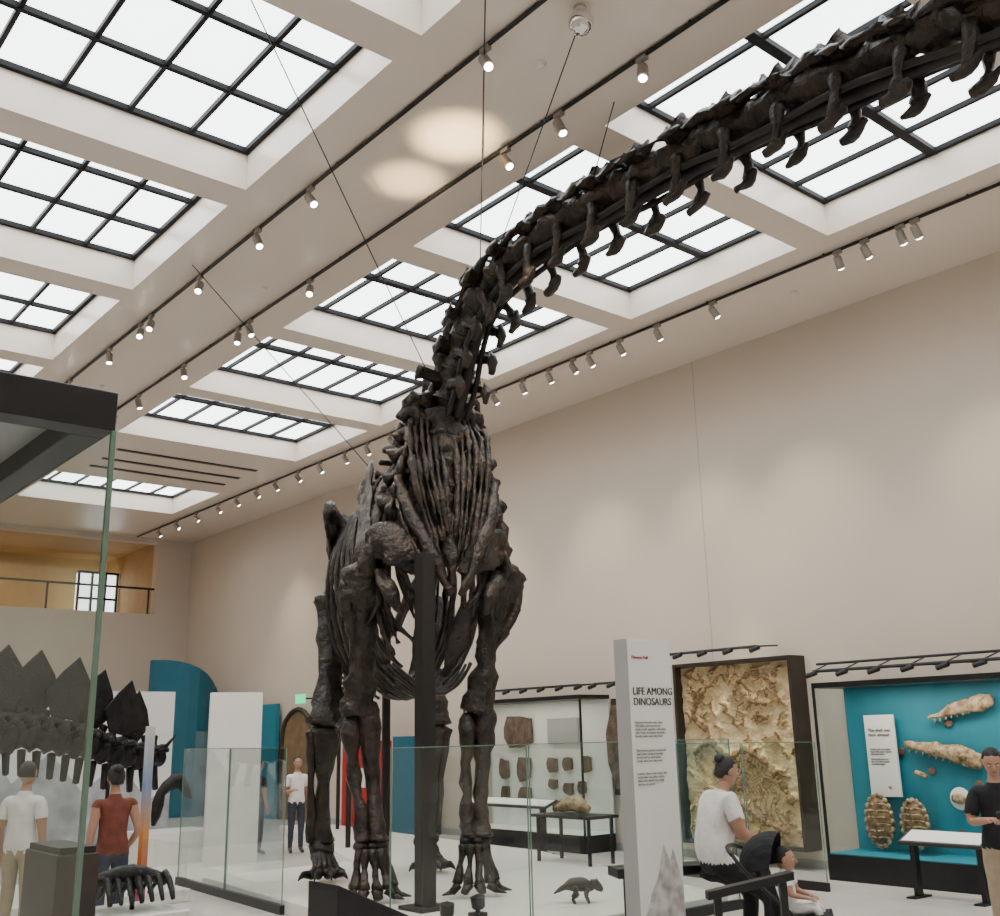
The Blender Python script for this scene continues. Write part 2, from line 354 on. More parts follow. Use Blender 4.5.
for s,J0 in((-1,-SL),(1,SR)):
    mb.tube([D(s*J0,-.14,3.72),D(s*J0,-.02,4.02),D(s*(J0-.06),.18,4.42),D(s*(J0-.16),.5,4.85),D(s*(J0-.24),.85,5.22)],[(.10,.20),(.08,.38),(.05,.20),(.045,.19),(.04,.32)],ref=ax,seg=18,sub=6,nz=.08)
    mb.tube([D(s*J0,-.24,4.05),D(s*(J0-.18),-.40,4.12),D(s*(J0-.42),-.48,3.98),D(s*(J0-.60),-.46,3.75)],[(.10,.09),(.24,.05),(.22,.045),(.07,.03)],ref=ax,seg=18,sub=5,nz=.10)
    mb.tube([D(s*(J0-.1),-.30,3.80),D(s*(J0-.22),-.44,3.55),D(s*(J0-.34),-.42,3.32)],[(.07,.05),(.10,.04),(.04,.03)],ref=ax,seg=10,sub=4,nz=.06)
    mb.tube([D(s*.62,-.32,4.95),D(s*.52,-.48,4.5),D(s*.30,-.58,4.0),D(s*.06,-.60,3.5)],[(.05,.04),(.085,.045),(.075,.04),(.04,.03)],ref=ax,seg=10,sub=5,nz=.05)
    for k,(l0,z0_,l1,z1_) in enumerate(((.28,5.35,.20,3.7),(.44,5.25,.42,3.3),(.60,5.05,.62,3.0),(.72,4.85,.70,2.85))):
        mb.tube([D(s*l0,.0,z0_),D(s*(l0+.12),-.12,z0_*.65+z1_*.35),D(s*(l1+.12),-.10,z0_*.3+z1_*.7),D(s*(l1-.12),.02,z1_)],[(.07,.06),(.05,.05),(.045,.045),(.025,.03)],ref=ax,seg=9,sub=6,nz=.06)
    mb.tube([D(s*.24,-.3,3.45),D(s*.22,-.08,3.05),D(s*.15,.25,2.65)],[(.06,.05),(.14,.04),(.06,.03)],ref=ax,seg=12,sub=4,nz=.05)
    for q in range(6):
        l=.05+.065*q; z1_=4.25-.09*q+rg.uniform(-.3,.2)
        mb.tube([D(s*l*1.0,-.16,6.15-.1*q),D(s*(l*1.25+.03),-.38,5.5),D(s*(l*1.15+.02),-.50,4.85),D(s*l*.55,-.54,z1_)],[.026,.034,.034,.014],ref=ax,seg=7,sub=6,nz=.05)
    for k in range(6):
        z=4.65+.25*k; o_=rg.uniform(-.05,.05)
        mb.tube([D(s*.1,-.2,z),D(s*.42,-.25,z+.14+o_),D(s*(.80-.075*k),-.12,z+.04+o_)],[(.12,.08),(.06,.05),(.10,.07)],ref=ax,seg=9,sub=4,nz=.09)
        mb.tube([D(s*(.6-.05*k),-.2,z+.1),D(s*(.72-.07*k),-.28,z-.1),D(s*(.66-.06*k),-.22,z-.24)],[.035,.05,.02],ref=ax,seg=7,sub=3,nz=.05)
for k in range(5):
    z=4.35+.33*k; mb.tube([D(0,-.30,z-.15),D(0,-.32,z),D(0,-.30,z+.15)],[(.17+.03*k,.14),(.12+.02*k,.11),(.18+.03*k,.14)],ref=ax,seg=16,sub=4,nz=.10)
mb.tube([D(0,-.4,4.5),D(0,-.5,4.0),D(0,-.52,3.5)],[(.13,.09),(.09,.06),(.03,.03)],ref=ax,seg=12,sub=4,nz=.08)
mb.obj("shoulder_girdle",M_bone,parent=dino,smooth=True)
def forelimb(mb,sh,el,wr,ft,s):
    sh=V(sh);el=V(el);wr=V(wr);ft=V(ft)
    mb.tube([sh+UP*.18,sh+UP*.04,sh.lerp(el,.14),sh.lerp(el,.3),sh.lerp(el,.55),sh.lerp(el,.82),el],[(.14,.10),(.28,.16),(.29,.17),(.21,.13),(.125,.12),(.18,.14),(.23,.17)],ref=ax,seg=20,sub=5,nz=.08)
    mb.tube([sh-UP*.05+lat*s*.2,sh.lerp(el,.25)+lat*s*.2-ax*.10,sh.lerp(el,.48)+lat*s*.09-ax*.07],[.08,.075,.03],ref=ax,seg=9,sub=4,nz=.06)
    mb.tube([sh-UP*.0-lat*s*.16-ax*.1,sh.lerp(el,.2)-lat*s*.14-ax*.14,sh.lerp(el,.4)-ax*.12],[.07,.05,.02],ref=ax,seg=8,sub=4,nz=.05)
    for o,r in ((-.12,.085),(.10,.11)):
        a=el+lat*o+UP*-.02; b=wr+lat*o*.8
        mb.tube([a+UP*(.14 if o>0 else -.02),a.lerp(b,.12),a.lerp(b,.5)+ax*.03,a.lerp(b,.88),b],[r*1.1,r*1.35,r*.74,r*.88,r*1.25],ref=ax,seg=12,sub=5,nz=.05)
    for k in range(3): mb.ell(wr+lat*(.11*(k-1))-UP*.05,(.09,.09,.07),nz=.05)
    for k in range(5):
        an=(k-2)*.55; o=lat*math.sin(an)*.19-ax*math.cos(an)*.15+ax*.05
        a=wr+o*.8-UP*.1; b=V((ft.x,ft.y,ft.z+.15))+o*1.3
        mb.tube([a,a.lerp(b,.5),b],[.062,.040,.062],ref=ax,seg=9,sub=4,nz=.03)
        mb.tube([b-UP*.02,b+o.normalized()*.08-UP*.09],[(.07,.055),(.05,.035)],ref=UP,seg=8,sub=2,nz=.02)
        if k in(0,4,3): mb.tube([b+o.normalized()*.07-UP*.08,b+o.normalized()*.2-UP*.11],[.035,.008],ref=UP,seg=7,sub=2)
def hindlimb(mb,hp,kn,an,ft,s):
    hp=V(hp);kn=V(kn);an=V(an);ft=V(ft)
    mb.tube([hp+UP*.12,hp,hp.lerp(kn,.2),hp.lerp(kn,.55),hp.lerp(kn,.88),kn],[(.14,.11),(.26,.18),(.20,.15),(.14,.13),(.20,.18),(.23,.19)],ref=ax,seg=18,sub=5,nz=.07)
    mb.ell(hp-lat*s*.15+UP*.05,(.17,.17,.17),nz=.05)
    mb.tube([kn-UP*.05,kn.lerp(an,.12),kn.lerp(an,.5),kn.lerp(an,.9),an],[(.20,.17),(.19,.17),(.10,.10),(.13,.11),(.18,.14)],ref=ax,seg=14,sub=4,nz=.05)
    mb.tube([kn+lat*s*.19-UP*.08,kn.lerp(an,.5)+lat*s*.16,an+lat*s*.14],[.09,.05,.08],ref=ax,seg=8,sub=4,nz=.04)
    mb.ell(an-UP*.08,(.19,.17,.11),nz=.06)
    for k in range(5):
        a_=(k-2)*.42; dr=(-ax*math.cos(a_)+lat*math.sin(a_))
        a=an+dr*.1-UP*.14; b=V((ft.x,ft.y,ft.z+.13))+dr*.16
        mb.tube([a,a.lerp(b,.5),b],[.07,.052,.07],ref=UP,seg=8,sub=3,nz=.03)
        mb.tube([b,b+dr*.12-UP*.05],[.065,.055],ref=UP,seg=8,sub=2,nz=.015)
        if k<4: mb.tube([b+dr*.12-UP*.04,b+dr*.27-UP*.02,b+dr*.36-UP*.08],[(.03,.055),(.025,.045),.008],ref=UP,seg=7,sub=2)
mb=MB(); forelimb(mb,D(SL,-.05,3.75),D(-.90,.30,2.2),D(-.80,.08,.80),D(-.78,.0,.16),-1); mb.obj("forelimb_right",M_bone,parent=dino,smooth=True)
mb=MB(); forelimb(mb,D(SR+.02,-.12,3.78),D(.50,.10,2.2),D(.40,-.05,.80),D(.38,-.12,.16),1); mb.obj("forelimb_left",M_bone,parent=dino,smooth=True)
mb=MB(); hindlimb(mb,D(-.76,2.5,3.8),D(-.92,2.1,2.1),D(-.88,2.35,.62),D(-.88,2.2,.16),-1); mb.obj("hindlimb_right",M_bone,parent=dino,smooth=True)
mb=MB(); hindlimb(mb,D(.72,2.6,3.8),D(.66,2.3,2.1),D(.62,2.55,.62),D(.62,2.4,.16),1); mb.obj("hindlimb_left",M_bone,parent=dino,smooth=True)
mb=MB()
for s in(-1,1):
    mb.tube([D(s*1.02,1.85,4.98),D(s*.90,2.1,4.85),D(s*.74,2.55,4.65),D(s*.5,3.1,4.55)],[(.04,.10),(.07,.34),(.08,.46),(.05,.18)],ref=UP,seg=20,sub=6,nz=.13)
    mb.tube([D(s*.62,2.35,4.2),D(s*.5,2.0,3.5),D(s*.22,1.7,2.8)],[(.10,.16),(.07,.12),(.09,.2)],ref=ax,seg=12,sub=5,nz=.07)
    mb.tube([D(s*.6,2.75,4.2),D(s*.4,3.3,3.6),D(s*.15,3.8,3.1)],[(.10,.14),(.06,.09),(.06,.12)],ref=ax,seg=10,sub=4,nz=.05)
mb.tube([D(-.7,2.4,4.75),D(0,2.45,4.8),D(.7,2.4,4.75)],[(.15,.25),(.2,.3),(.15,.25)],ref=UP,seg=12,sub=4,nz=.12)
mb.obj("pelvis",M_bone,parent=dino,smooth=True)
tp=catmull([(8.5,13.1,4.72),(8.9,14.0,4.5),(9.7,15.6,3.95),(10.5,17.0,3.3),(11.3,18.4,2.7),(11.9,19.6,2.1),(12.2,20.7,1.6)],8)
tv,LT=sample(tp,lambda s:.25)
mb=MB()
for i,(c,t,d,s) in enumerate(tv):
    k=s/LT; r=.15*(1-k)+.03
    vertebra(mb,c,t,d,r,.40*(1-k)**1.5+.02,.22*(1-k)**2,UP,nz=.015)
    if i>1: mb.tube([c-UP*r,c-UP*(r+.3*(1-k))+t*.1],[(.03,.04),(.02,.04)],ref=t,seg=6,sub=2)
mb.obj("tail_vertebrae",M_bone,parent=dino,smooth=True)
mb=MB(); mb.box((6.86,9.58,.15),(7.03,9.74,3.95)); mb.box((6.75,9.46,.15),(7.16,9.88,.19)); mb.tube([(6.95,9.66,3.8),D(-.1,-.3,4.1),D(0,.3,4.7)],[.08,.07,.06],seg=8)
mb.tube([D(0,2.4,.15),D(0,2.4,4.6)],[.06,.06],ref=(1,0,0),seg=10,sub=1)
mb.tube([(9.9,16.0,.15),(9.9,16.0,3.6)],[.045,.045],ref=(1,0,0),seg=10,sub=1); mb.tube([(11.75,19.4,.15),(11.75,19.4,2.1)],[.04,.04],ref=(1,0,0),seg=10,sub=1)
mb.obj("steel_supports",M_post,parent=dino)
mb=MB()
for a,b in [((3.0,6.85,8.09),(7.45,10.1,6.15)),((4.82,5.80,8.09),(7.5,9.25,7.35)),((5.63,5.48,7.95),(7.5,9.05,7.4)),((6.9,6.3,8.09),(7.5,7.3,7.7)),((5.1,12.4,8.09),(7.9,12.0,5.4))]:
    mb.tube([a,b],[.0065,.0065],ref=(0,0,1),seg=6,sub=1)
mb.obj("suspension_cables",M_blk,parent=dino)
mb=MB(); mb.ell((5.63,5.48,7.92),(.115,.115,.115),seg=20,rings=14); mb.tube([(5.63,5.48,8.0),(5.63,5.48,8.07)],[.05,.06],ref=(1,0,0),seg=14,sub=1); mb.obj("cable_anchor_dome",M_chrome,parent=dino,smooth=True)
mb=MB(); mb.tube([(7.5,9.1,7.15),(7.5,9.35,7.45),(7.5,9.2,7.62),(7.5,8.95,7.5)],[.02,.02,.02,.02],ref=(1,0,0),seg=8); mb.obj("neck_clamp",M_blk,parent=dino)
mb=MB(); mb.prism([(5.9,8.0,0),(9.9,8.0,0),(11.6,13.0,0),(12.4,21.2,0),(11.4,21.2,0),(10.2,17.6,0),(8.9,14.2,0),(6.5,14.2,0)],(0,0,.15)); mb.obj("dinosaur_platform",M_plat,bevel=.01)
# ------------------------------------------------------------------ glass barriers
def barrier(name,a,b,n,h,z0=0.0):
    e=empty(name); a=V((a[0],a[1],0)); b=V((b[0],b[1],0)); d=(b-a); g=MB(); k=MB(); ed=MB()
    u=d.normalized(); nn=V((-u.y,u.x,0))
    for i in range(n):
        p=a+d*(i/n)+u*.015; q=a+d*((i+1)/n)-u*.015; c=(p+q)/2+UP*((z0+h)/2+.03); L=(q-p).length/2
        g.obox(c,u*L,nn*.006,UP*((h-z0)/2-.03))
        for e_ in(p,q): ed.obox(e_+UP*((h+z0)/2+.03),u*.004,nn*.007,UP*((h-z0)/2-.03))
        ed.obox((p+q)/2+UP*(h+.003),u*L,nn*.007,UP*.004)
    k.obox((a+b)/2+UP*(z0+.05),d/2,nn*.03,UP*.05)
    g.obj("glass",M_glass,parent=e); ed.obj("edges",M_edge,parent=e); k.obj("shoe",M_blk,parent=e)
barrier("glass_barrier",(5.3,7.9),(8.5,7.9),2,1.82)
barrier("glass_barrier.001",(6.2,11.4),(6.45,14.9),2,1.82)
barrier("glass_barrier.002",(11.7,10.2),(11.7,7.9),2,1.75)
barrier("glass_barrier.003",(8.6,7.9),(10.0,7.9),1,1.82)
# ------------------------------------------------------------------ near glass case, left
e=empty("glass_display_case"); mb=MB()
x0,x1,y0,y1=-1.3,1.03,3.0,5.6
mb.box((x0,y0,2.80),(x1,y0+.1,2.92)); mb.box((x0,y1-.1,2.80),(x1,y1,2.92)); mb.box((x0,y0+.1,2.80),(x0+.1,y1-.1,2.92)); mb.box((x1-.1,y0+.1,2.80),(x1,y1-.1,2.92))
mb.box((x0-.02,y0-.02,0),(x1+.02,y1+.02,.85)); mb.obj("frame_and_base",M_blk,parent=e,bevel=.004)
mb=MB()
mb.box((x0+.1,y0+.1,2.87),(x1-.1,y1-.1,2.88)); mb.obj("top_diffuser",M_grey,parent=e)
mb=MB()
mb.box((x0,y0,.85),(x1,y0+.01,2.8)); mb.box((x0,y1-.01,.85),(x1,y1,2.8)); mb.box((x1-.01,y0+.012,.85),(x1,y1-.012,2.8)); mb.box((x0,y0+.012,.85),(x0+.01,y1-.012,2.8)); mb.obj("glass",M_cglass,parent=e)
mb=MB(); 
for (x,y) in ((x1-.012,y0-.002),(x1-.012,y1-.01),(x0,y0-.002)): mb.box((x,y,.85),(x+.014,y+.014,2.8))
mb.obj("glass_edges",M_edge,parent=e)
mb=MB(); mb.box((x0+.1,y0+.1,.85),(x1-.1,y1-.1,.9)); mb.obj("deck",M_white,parent=e)
mb=MB()
for k in range(9):
    c=V((-.9+.2*k,4.3,1.15+.06*math.sin(k*.5))); vertebra(mb,c,V((1,0,0)),.18,.05,.08,.05)
mb.box((-.8,4.28,.9),(-.77,4.31,1.15)); mb.box((.3,4.28,.9),(.33,4.31,1.15)); mb.obj("fossil_vertebrae",M_bone2,parent=e,smooth=True)
# ------------------------------------------------------------------ title sign slab
e=empty("exhibit_title_sign"); mb=MB(); mb.box((6.36,6.0,0),(6.88,6.15,2.66),0); mb.obj("slab",M_white,parent=e,bevel=.004)
simplebox("side_band",(6.354,6.0,0),(6.36,6.15,2.66),M_grey,parent=e)
textobj("title","LIFE AMONG\nDINOSAURS",.084,(6.395,5.995,2.21),(1,0,0),(0,0,1),M_text,e)
textobj("label_top","Dinosaur Hall",.035,(6.40,5.995,2.50),(1,0,0),(0,0,1),M_red,e)
for i,(y,txt) in enumerate([(1.98,"Dinosaurs lived for more than\n150 million years across the\nwhole world, together with many\nother kinds of animals: mammals,\nlizards, turtles and early birds."),(1.76,"They hunted, grazed, nested and\nraised their young in swamps,\nforests and on open plains.\nFossils show how they lived."),(1.58,"Look for clues in the bones: the\nteeth, limbs and plates tell us\nwhat each animal was eating\nand how it moved.")]):
    textobj("copy_%d"%i,txt,.027,(6.40,5.995,y),(1,0,0),(0,0,1),M_grey,e)
M_mtn=mat("sign_mountains",(0.30,0.27,0.25),0.6,var=0.4,vscale=9,col2=(0.62,0.60,0.58))
mb=MB(); mb.prism([(6.37,5.997,0.02),(6.87,5.997,.02),(6.87,5.997,.72),(6.82,5.997,.86),(6.77,5.997,1.0),(6.73,5.997,.90),(6.66,5.997,1.04),(6.58,5.997,.80),(6.50,5.997,.70),(6.44,5.997,.56),(6.37,5.997,.48)],(0,.004,0)); mb.obj("mountain_graphic",M_mtn,parent=e)
# ------------------------------------------------------------------ fossil relief on right wall
e=empty("framed_fossil_relief")
Yl,Yr,z0,z1=11.42,9.16,.25,2.97; X0=13.13
mb=MB(); mb.box((X0,Yr,z0),(XR,Yr+.06,z1)); mb.box((X0,Yl-.06,z0),(XR,Yl,z1)); mb.box((X0,Yr+.06,z1-.06),(XR,Yl-.06,z1)); mb.box((X0,Yr+.06,z0),(XR,Yl-.06,z0+.06)); mb.obj("frame",M_brown,parent=e,bevel=.006)
ny,nz_=230,270
Y=np.linspace(Yr+.06,Yl-.06,ny); Z=np.linspace(z0+.06,z1-.06,nz_); YY,ZZ=np.meshgrid(Y,Z)
Hh=np.zeros_like(YY); B=np.zeros_like(YY)
def stroke(pts,w,h,bead=0):
    global Hh,B
    pp=catmull([(0,p[0],p[1]) for p in pts],8)
    for i,p in enumerate(pp):
        d2=(YY-p.y)**2+(ZZ-p.z)**2; ww=w*(1+.45*math.sin(i*1.9)) if bead else w
        v=h*np.exp(-(d2/(ww*ww))**1.5); Hh=np.maximum(Hh,v); B=np.maximum(B,(d2<ww*ww*.8)*1.0)
rs=random.Random(3)
stroke([(9.4,.9),(9.7,1.35),(10.1,1.62),(10.5,1.52),(10.8,1.75),(11.1,1.6)],.055,.12,1)
stroke([(9.5,.5),(9.9,.62),(10.3,.85),(10.7,.9),(11.1,.7)],.05,.11,1)
stroke([(9.5,2.6),(9.9,2.75),(10.2,2.6),(10.0,2.35),(9.7,2.3)],.045,.10,1)
stroke([(10.6,2.7),(10.9,2.5),(11.1,2.15),(10.9,1.95)],.045,.1,1)
for i in range(15):
    cy=9.95+.07*i; stroke([(cy-.2,1.5),(cy-.12,1.25+.05*rs.random()),(cy-.3,1.02)],.017,.08)
for i in range(11):
    cy=9.5+.1*i; stroke([(cy,.6),(cy+.08,.78),(cy+.02,.95)],.016,.07)
for i in range(150):
    cy=rs.uniform(9.3,11.3); cz=rs.choice([rs.uniform(.4,1.6),rs.uniform(2.0,2.85),rs.uniform(.4,2.85)]); a=rs.uniform(0,3.14); L=rs.uniform(.02,.11)
    stroke([(cy-L*math.cos(a),cz-L*math.sin(a)),(cy+rs.uniform(-.05,.05),cz+rs.uniform(-.05,.05)),(cy+L*math.cos(a),cz+L*math.sin(a))],rs.uniform(.012,.026),rs.uniform(.05,.12))
mb=MB(); vs=[]
for j in range(nz_):
    for i in range(ny):
        n_=noise.noise(V((Y[i]*2.2,Z[j]*2.2,3)))*.05+noise.noise(V((Y[i]*9,Z[j]*9,1)))*.03+noise.noise(V((Y[i]*25,Z[j]*25,1)))*.012
        vs.append((X0+.15-Hh[j,i]-n_,Y[i],Z[j]))
fs=[];ms=[]
for j in range(nz_-1):
    for i in range(ny-1):
        fs.append((j*ny+i,j*ny+i+1,(j+1)*ny+i+1,(j+1)*ny+i)); ms.append(int(B[j,i]>.5))
mb.v=vs;mb.f=fs;mb.m=ms; mb.obj("fossil_bed",[M_sand,M_sandb],parent=e,smooth=True)
def lightbar(name,y0,y1,z,x=12.95,n=5,truss=False):
    e=empty(name); mb=MB()
    mb.tube([(x,y0,z),(x,y1,z)],[.022,.022],ref=(0,0,1),seg=8,sub=1)
    if truss: mb.tube([(x+.1,y0,z+.1),(x+.1,y1,z+.1)],[.018,.018],ref=(0,0,1),seg=8,sub=1)
    m=int(abs(y1-y0)/.45)
    for i in range(m+1):
        y=y0+(y1-y0)*i/m
        mb.tube([(x,y,z),(XR-.03,y,z+.03)],[.014,.014],ref=(0,0,1),seg=6,sub=1)
        mb.tube([(x-.02,y+.1,z-.06),(x-.02,y-.06,z-.02)],[.035,.035],ref=(0,0,1),seg=8,sub=1)
        if truss: mb.tube([(x,y,z),(x+.1,y+.2*(1 if y1>y0 else -1),z+.1)],[.01,.01],ref=(0,0,1),seg=5,sub=1)
    mb.obj("bar",M_blk,parent=e)
lightbar("picture_light_rail",11.6,9.6,3.12)
spot("relief_spot",(11.8,9.6,7.6),(13.2,10.3,1.6),800,22,.7,(1,.88,.66))
# ------------------------------------------------------------------ wall cases
def case(name,x0,x1,y0,y1,zb,zt,backm,en=7):
    e=empty(name); mb=MB(); t=.03
    mb.box((x0,y0,0),(x1,y1,zb)); mb.box((x0,y0,zt),(x1,y1,zt+.07))
    for y in (y0,y1-t): mb.box((x0,y,zb),(x0+t,y+t,zt))
    mb.obj("frame",M_blk,parent=e)
    mb=MB(); mb.box((x1-.03,y0,zb),(x1,y1,zt)); mb.box((x0+.02,y0,zb),(x1-.03,y1,zb+.01)); mb.obj("backing",backm,parent=e)
    mb=MB(); mb.box((x0+.01,y0+t,zb),(x0+.018,y1-t,zt)); mb.box((x0+.03,y1-.02,zb),(x1-.03,y1-.012,zt)); mb.box((x0+.03,y0+.012,zb),(x1-.03,y0+.02,zt)); mb.obj("glass",M_cglass,parent=e)
    l=bpy.data.lights.new("case_light",'AREA'); l.shape='RECTANGLE'; l.size=.2; l.size_y=(y1-y0)*.9; l.energy=en*(y1-y0); l.color=(1,.93,.82)
    o=bpy.data.objects.new("case_light",l); sc.collection.objects.link(o); o.location=((x0+x1)/2-.15,(y0+y1)/2,zt-.02); o.parent=e
    return e
ce=case("fossil_wall_case",12.62,13.42,2.6,8.5,.32,2.45,M_blue,10)
mb=MB(); mb.box((13.28,7.72,1.02),(13.31,8.16,2.08)); mb.box((13.31,7.9,1.1),(13.39,7.95,2.0)); mb.obj("label_panel",M_white,parent=ce)
textobj("label_title","The shell was\ntheir armour",.06,(13.275,8.11,1.86),(0,-1,0),(0,0,1),M_text,ce)
textobj("label_copy","Turtles and sea reptiles\nshared the warm waters\nwith early fishes.\n\nTheir hard parts are\nthe ones that survive\nas fossils today.",.032,(13.275,8.11,1.62),(0,-1,0),(0,0,1),M_text,ce)
def shell(mb,c,w,h,dx=-.12,tilt=0):
    R_=Matrix.Rotation(tilt,3,'X')
    mb.ell(c,(abs(dx),w,h),rot=R_,seg=22,rings=16,nz=.02,mi=1)
    for k in range(20):
        a=2*math.pi*k/20; mb.ell((c[0]+dx*.25,c[1]+w*1.0*math.cos(a),c[2]+h*1.0*math.sin(a)),(.03,.032,.038),seg=8,rings=6,mi=0)
    for s in(-1,1):
        for k in range(6):
            z=c[2]+h*(-.65+.26*k); hw=w*math.sqrt(max(.05,1-((z-c[2])/h)**2))
            mb.tube([(c[0]+dx*.98,c[1]+s*w*.1,z),(c[0]+dx*.85,c[1]+s*hw*.5,z+.01),(c[0]+dx*.3,c[1]+s*hw*.95,z-.01)],[(.010,.014),(.008,.010),(.008,.014)],seg=6,mi=0)
mb=MB(); shell(mb,(13.2,8.02,.72),.19,.32); shell(mb,(13.2,7.52,.70),.18,.29,tilt=.1); mb.obj("turtle_shell_fossils",[M_foss,M_shell],parent=ce,smooth=True)
mb=MB()
def jaw(mb,y0,z0,y1,z1,w):
    a=V((13.30,y0,z0));b=V((13.30,y1,z1)); u=(b-a); n=V((0,-u.z,u.y)).normalized()
    if n.z<0: n=-n
    mb.tube([a,a+u*.2+n*w*.1,a+u*.5+n*w*.2,a+u*.8+n*w*.15,b+n*w*.1],[(w*.12,.03),(w*.40,.04),(w*.62,.05),(w*.85,.05),(w*.55,.04)],ref=(1,0,0),seg=14,sub=4,nz=.04)
    mb.ell(a+u*.78+n*w*.1-V((.035,0,0)),(.02,.07,.05),mi=1)
    for k in range(9): p=a+u*(.08+.09*k)-n*w*.3; mb.tube([p,p-n*.05-V((.03,0,0))],[.014,.004],seg=6,sub=1)
jaw(mb,7.22,2.02,6.35,2.22,.12); jaw(mb,7.6,1.70,6.6,1.46,.15); jaw(mb,6.1,1.0,5.4,1.1,.12)
mb.ell((13.3,6.95,1.02),(.05,.10,.06),nz=.03); mb.tube([(13.3,7.5,1.33),(13.3,7.35,1.28)],[.04,.025],nz=.03); mb.tube([(13.3,7.95,1.16),(13.3,7.85,1.14)],[.035,.03],nz=.03); mb.ell((13.3,5.8,1.7),(.05,.3,.2),nz=.08); mb.ell((13.3,4.9,1.2),(.05,.25,.3),nz=.08)
mb.obj("marine_fossils",[M_foss,M_shell],parent=ce,smooth=True)
mb=MB(); mb.ell((13.34,6.95,1.02),(.02,.14,.14),seg=24); mb.obj("round_mount",M_white,parent=ce)
mb=MB(); mb.box((13.06,7.28,.33),(13.36,7.74,1.04)); mb.obj("shell_stand",M_cglass,parent=ce)
mb=MB()
for (y,z) in ((7.0,1.95),(7.3,1.35),(7.7,1.6),(6.7,1.2),(8.3,.55),(7.0,.6)): mb.ell((13.36,y,z),(.02,.06,.05),nz=.01)
mb.obj("small_specimens",M_slab,parent=ce)
lightbar("picture_light_rail.001",8.5,2.8,2.68,x=12.7,truss=True)
c2=case("fossil_plate_case",12.7,13.42,13.15,16.4,.28,2.5,M_white,5)
def slab(mb,y,z,w,h,x=13.32,seed=0,t=.05):
    r=random.Random(seed); n=9; pts=[]
    for k in range(n):
        a=2*math.pi*k/n+.3; ca,sa=math.cos(a),math.sin(a); m=max(abs(ca),abs(sa)); q=r.uniform(.86,1.06)
        pts.append((x,y+w*ca/m*q*.95,z+h*sa/m*q*.95))
    mb.prism(pts,(t,0,0))
mb=MB(); slab(mb,15.55,1.98,.46,.30,seed=1); slab(mb,15.97,1.3,.14,.2,seed=2); slab(mb,15.40,1.3,.21,.24,seed=3); slab(mb,15.38,.82,.2,.19,seed=4); slab(mb,15.95,.8,.12,.2,seed=5)
slab(mb,14.6,1.38,.15,.14,seed=6);slab(mb,14.2,1.4,.14,.13,seed=7);slab(mb,14.6,1.05,.13,.09,seed=8);slab(mb,14.2,.98,.14,.11,seed=9);slab(mb,14.45,.65,.18,.13,seed=10);slab(mb,13.85,1.0,.11,.12,seed=11);slab(mb,13.7,1.4,.12,.15,seed=12)
mb.obj("slabs",M_slab,parent=c2,bevel=.008)
mb=MB(); mb.box((13.34,13.9,1.75),(13.38,14.7,2.2)); mb.obj("label",M_grey,parent=c2)
lightbar("picture_light_rail.002",16.2,13.3,2.74,x=12.85)
e=empty("mounted_fossil_slab"); mb=MB(); slab(mb,12.75,1.7,.42,.72,x=13.3,seed=20,t=.1); mb.obj("slab",M_slab,parent=e,bevel=.01); mb=MB(); mb.box((13.40,12.2,.9),(13.495,13.1,2.5)); mb.obj("back_board",M_brown,parent=e)
lightbar("picture_light_rail.003",13.0,12.1,2.74,x=12.9)
def rail(name,a,b,z,dep,face,tilt=.35,white=True):
    e=empty(name); a=V((a[0],a[1],0)); b=V((b[0],b[1],0)); u=(b-a).normalized(); n=V((face[0],face[1],0)).normalized(); L=(b-a).length/2
    up2=(UP*math.cos(tilt)+n*math.sin(tilt)); fw=(n*math.cos(tilt)-UP*math.sin(tilt)); c=(a+b)/2+UP*z
    mb=MB(); mb.obox(c,u*L,fw*dep/2,up2*.02)
    for s in(-.8,.8):
        p=c+u*L*s; mb.obox(V((p.x,p.y,z/2-.01)),u*.03,n*.05,UP*(z/2-.01)); mb.obox(V((p.x,p.y,.01)),u*.06,n*.18,UP*.01)
    mb.obj("frame",M_blk,parent=e)
    if white: mb=MB(); mb.obox(c+up2*.022,u*(L-.03),fw*(dep/2-.03),up2*.003); mb.obj("label",M_white,parent=e)
rail("reading_rail",(12.0,7.0),(12.0,6.0),.66,.34,(-1,0))
rail("reading_rail.001",(12.2,15.6),(12.2,13.4),.80,.30,(-1,0))
e=empty("slanted_rail"); mb=MB(); a=V((6.08,5.10,.80)); b=V((6.56,4.72,.92)); u=(b-a)
mb.obox((a+b)/2,u/2,V((.03,.04,0)),V((0,0,.028)))
for f_ in(.12,.88): p=a+u*f_; mb.obox(V((p.x,p.y,p.z/2)),V((.02,-.016,0)),V((.016,.02,0)),V((0,0,p.z/2)))
mb.obj("rail",M_blk,parent=e,bevel=.004)
mb=MB(); mb.prism([(4.35,7.15,0),(5.35,7.15,0),(5.35,7.15,.42),(4.35,7.15,.86)],(0,.45,0)); mb.obj("information_desk",M_blk,bevel=.01)
e=empty("leaning_bench"); mb=MB(); mb.obox((7.42,6.42,.76),V((.62,-.30,0)),V((.07,.13,0)),V((0,0,.04))); 
for s in(-1,1): mb.obox(V((7.42,6.42,.36))+V((.5,-.245,0))*s,V((.03,0,0)),V((0,.03,0)),V((0,0,.36)))
mb.obj("bench",M_blk,parent=e,bevel=.01)
e=empty("specimen_table"); mb=MB(); mb.box((10.6,10.9,.76),(11.2,12.1,.80)); 
for x in(10.65,11.1):
    for y in(10.95,12.0): mb.box((x,y,.15),(x+.04,y+.04,.76))
mb.obj("table",M_blk,parent=e); mb=MB(); mb.tube([(10.9,11.2,.88),(10.9,11.4,.94),(10.9,11.65,.92),(10.9,11.85,.86)],[(.05,.05),(.13,.11),(.12,.1),(.05,.05)],nz=.03,seg=12); mb.obj("skull_cast",M_foss,parent=e,smooth=True)
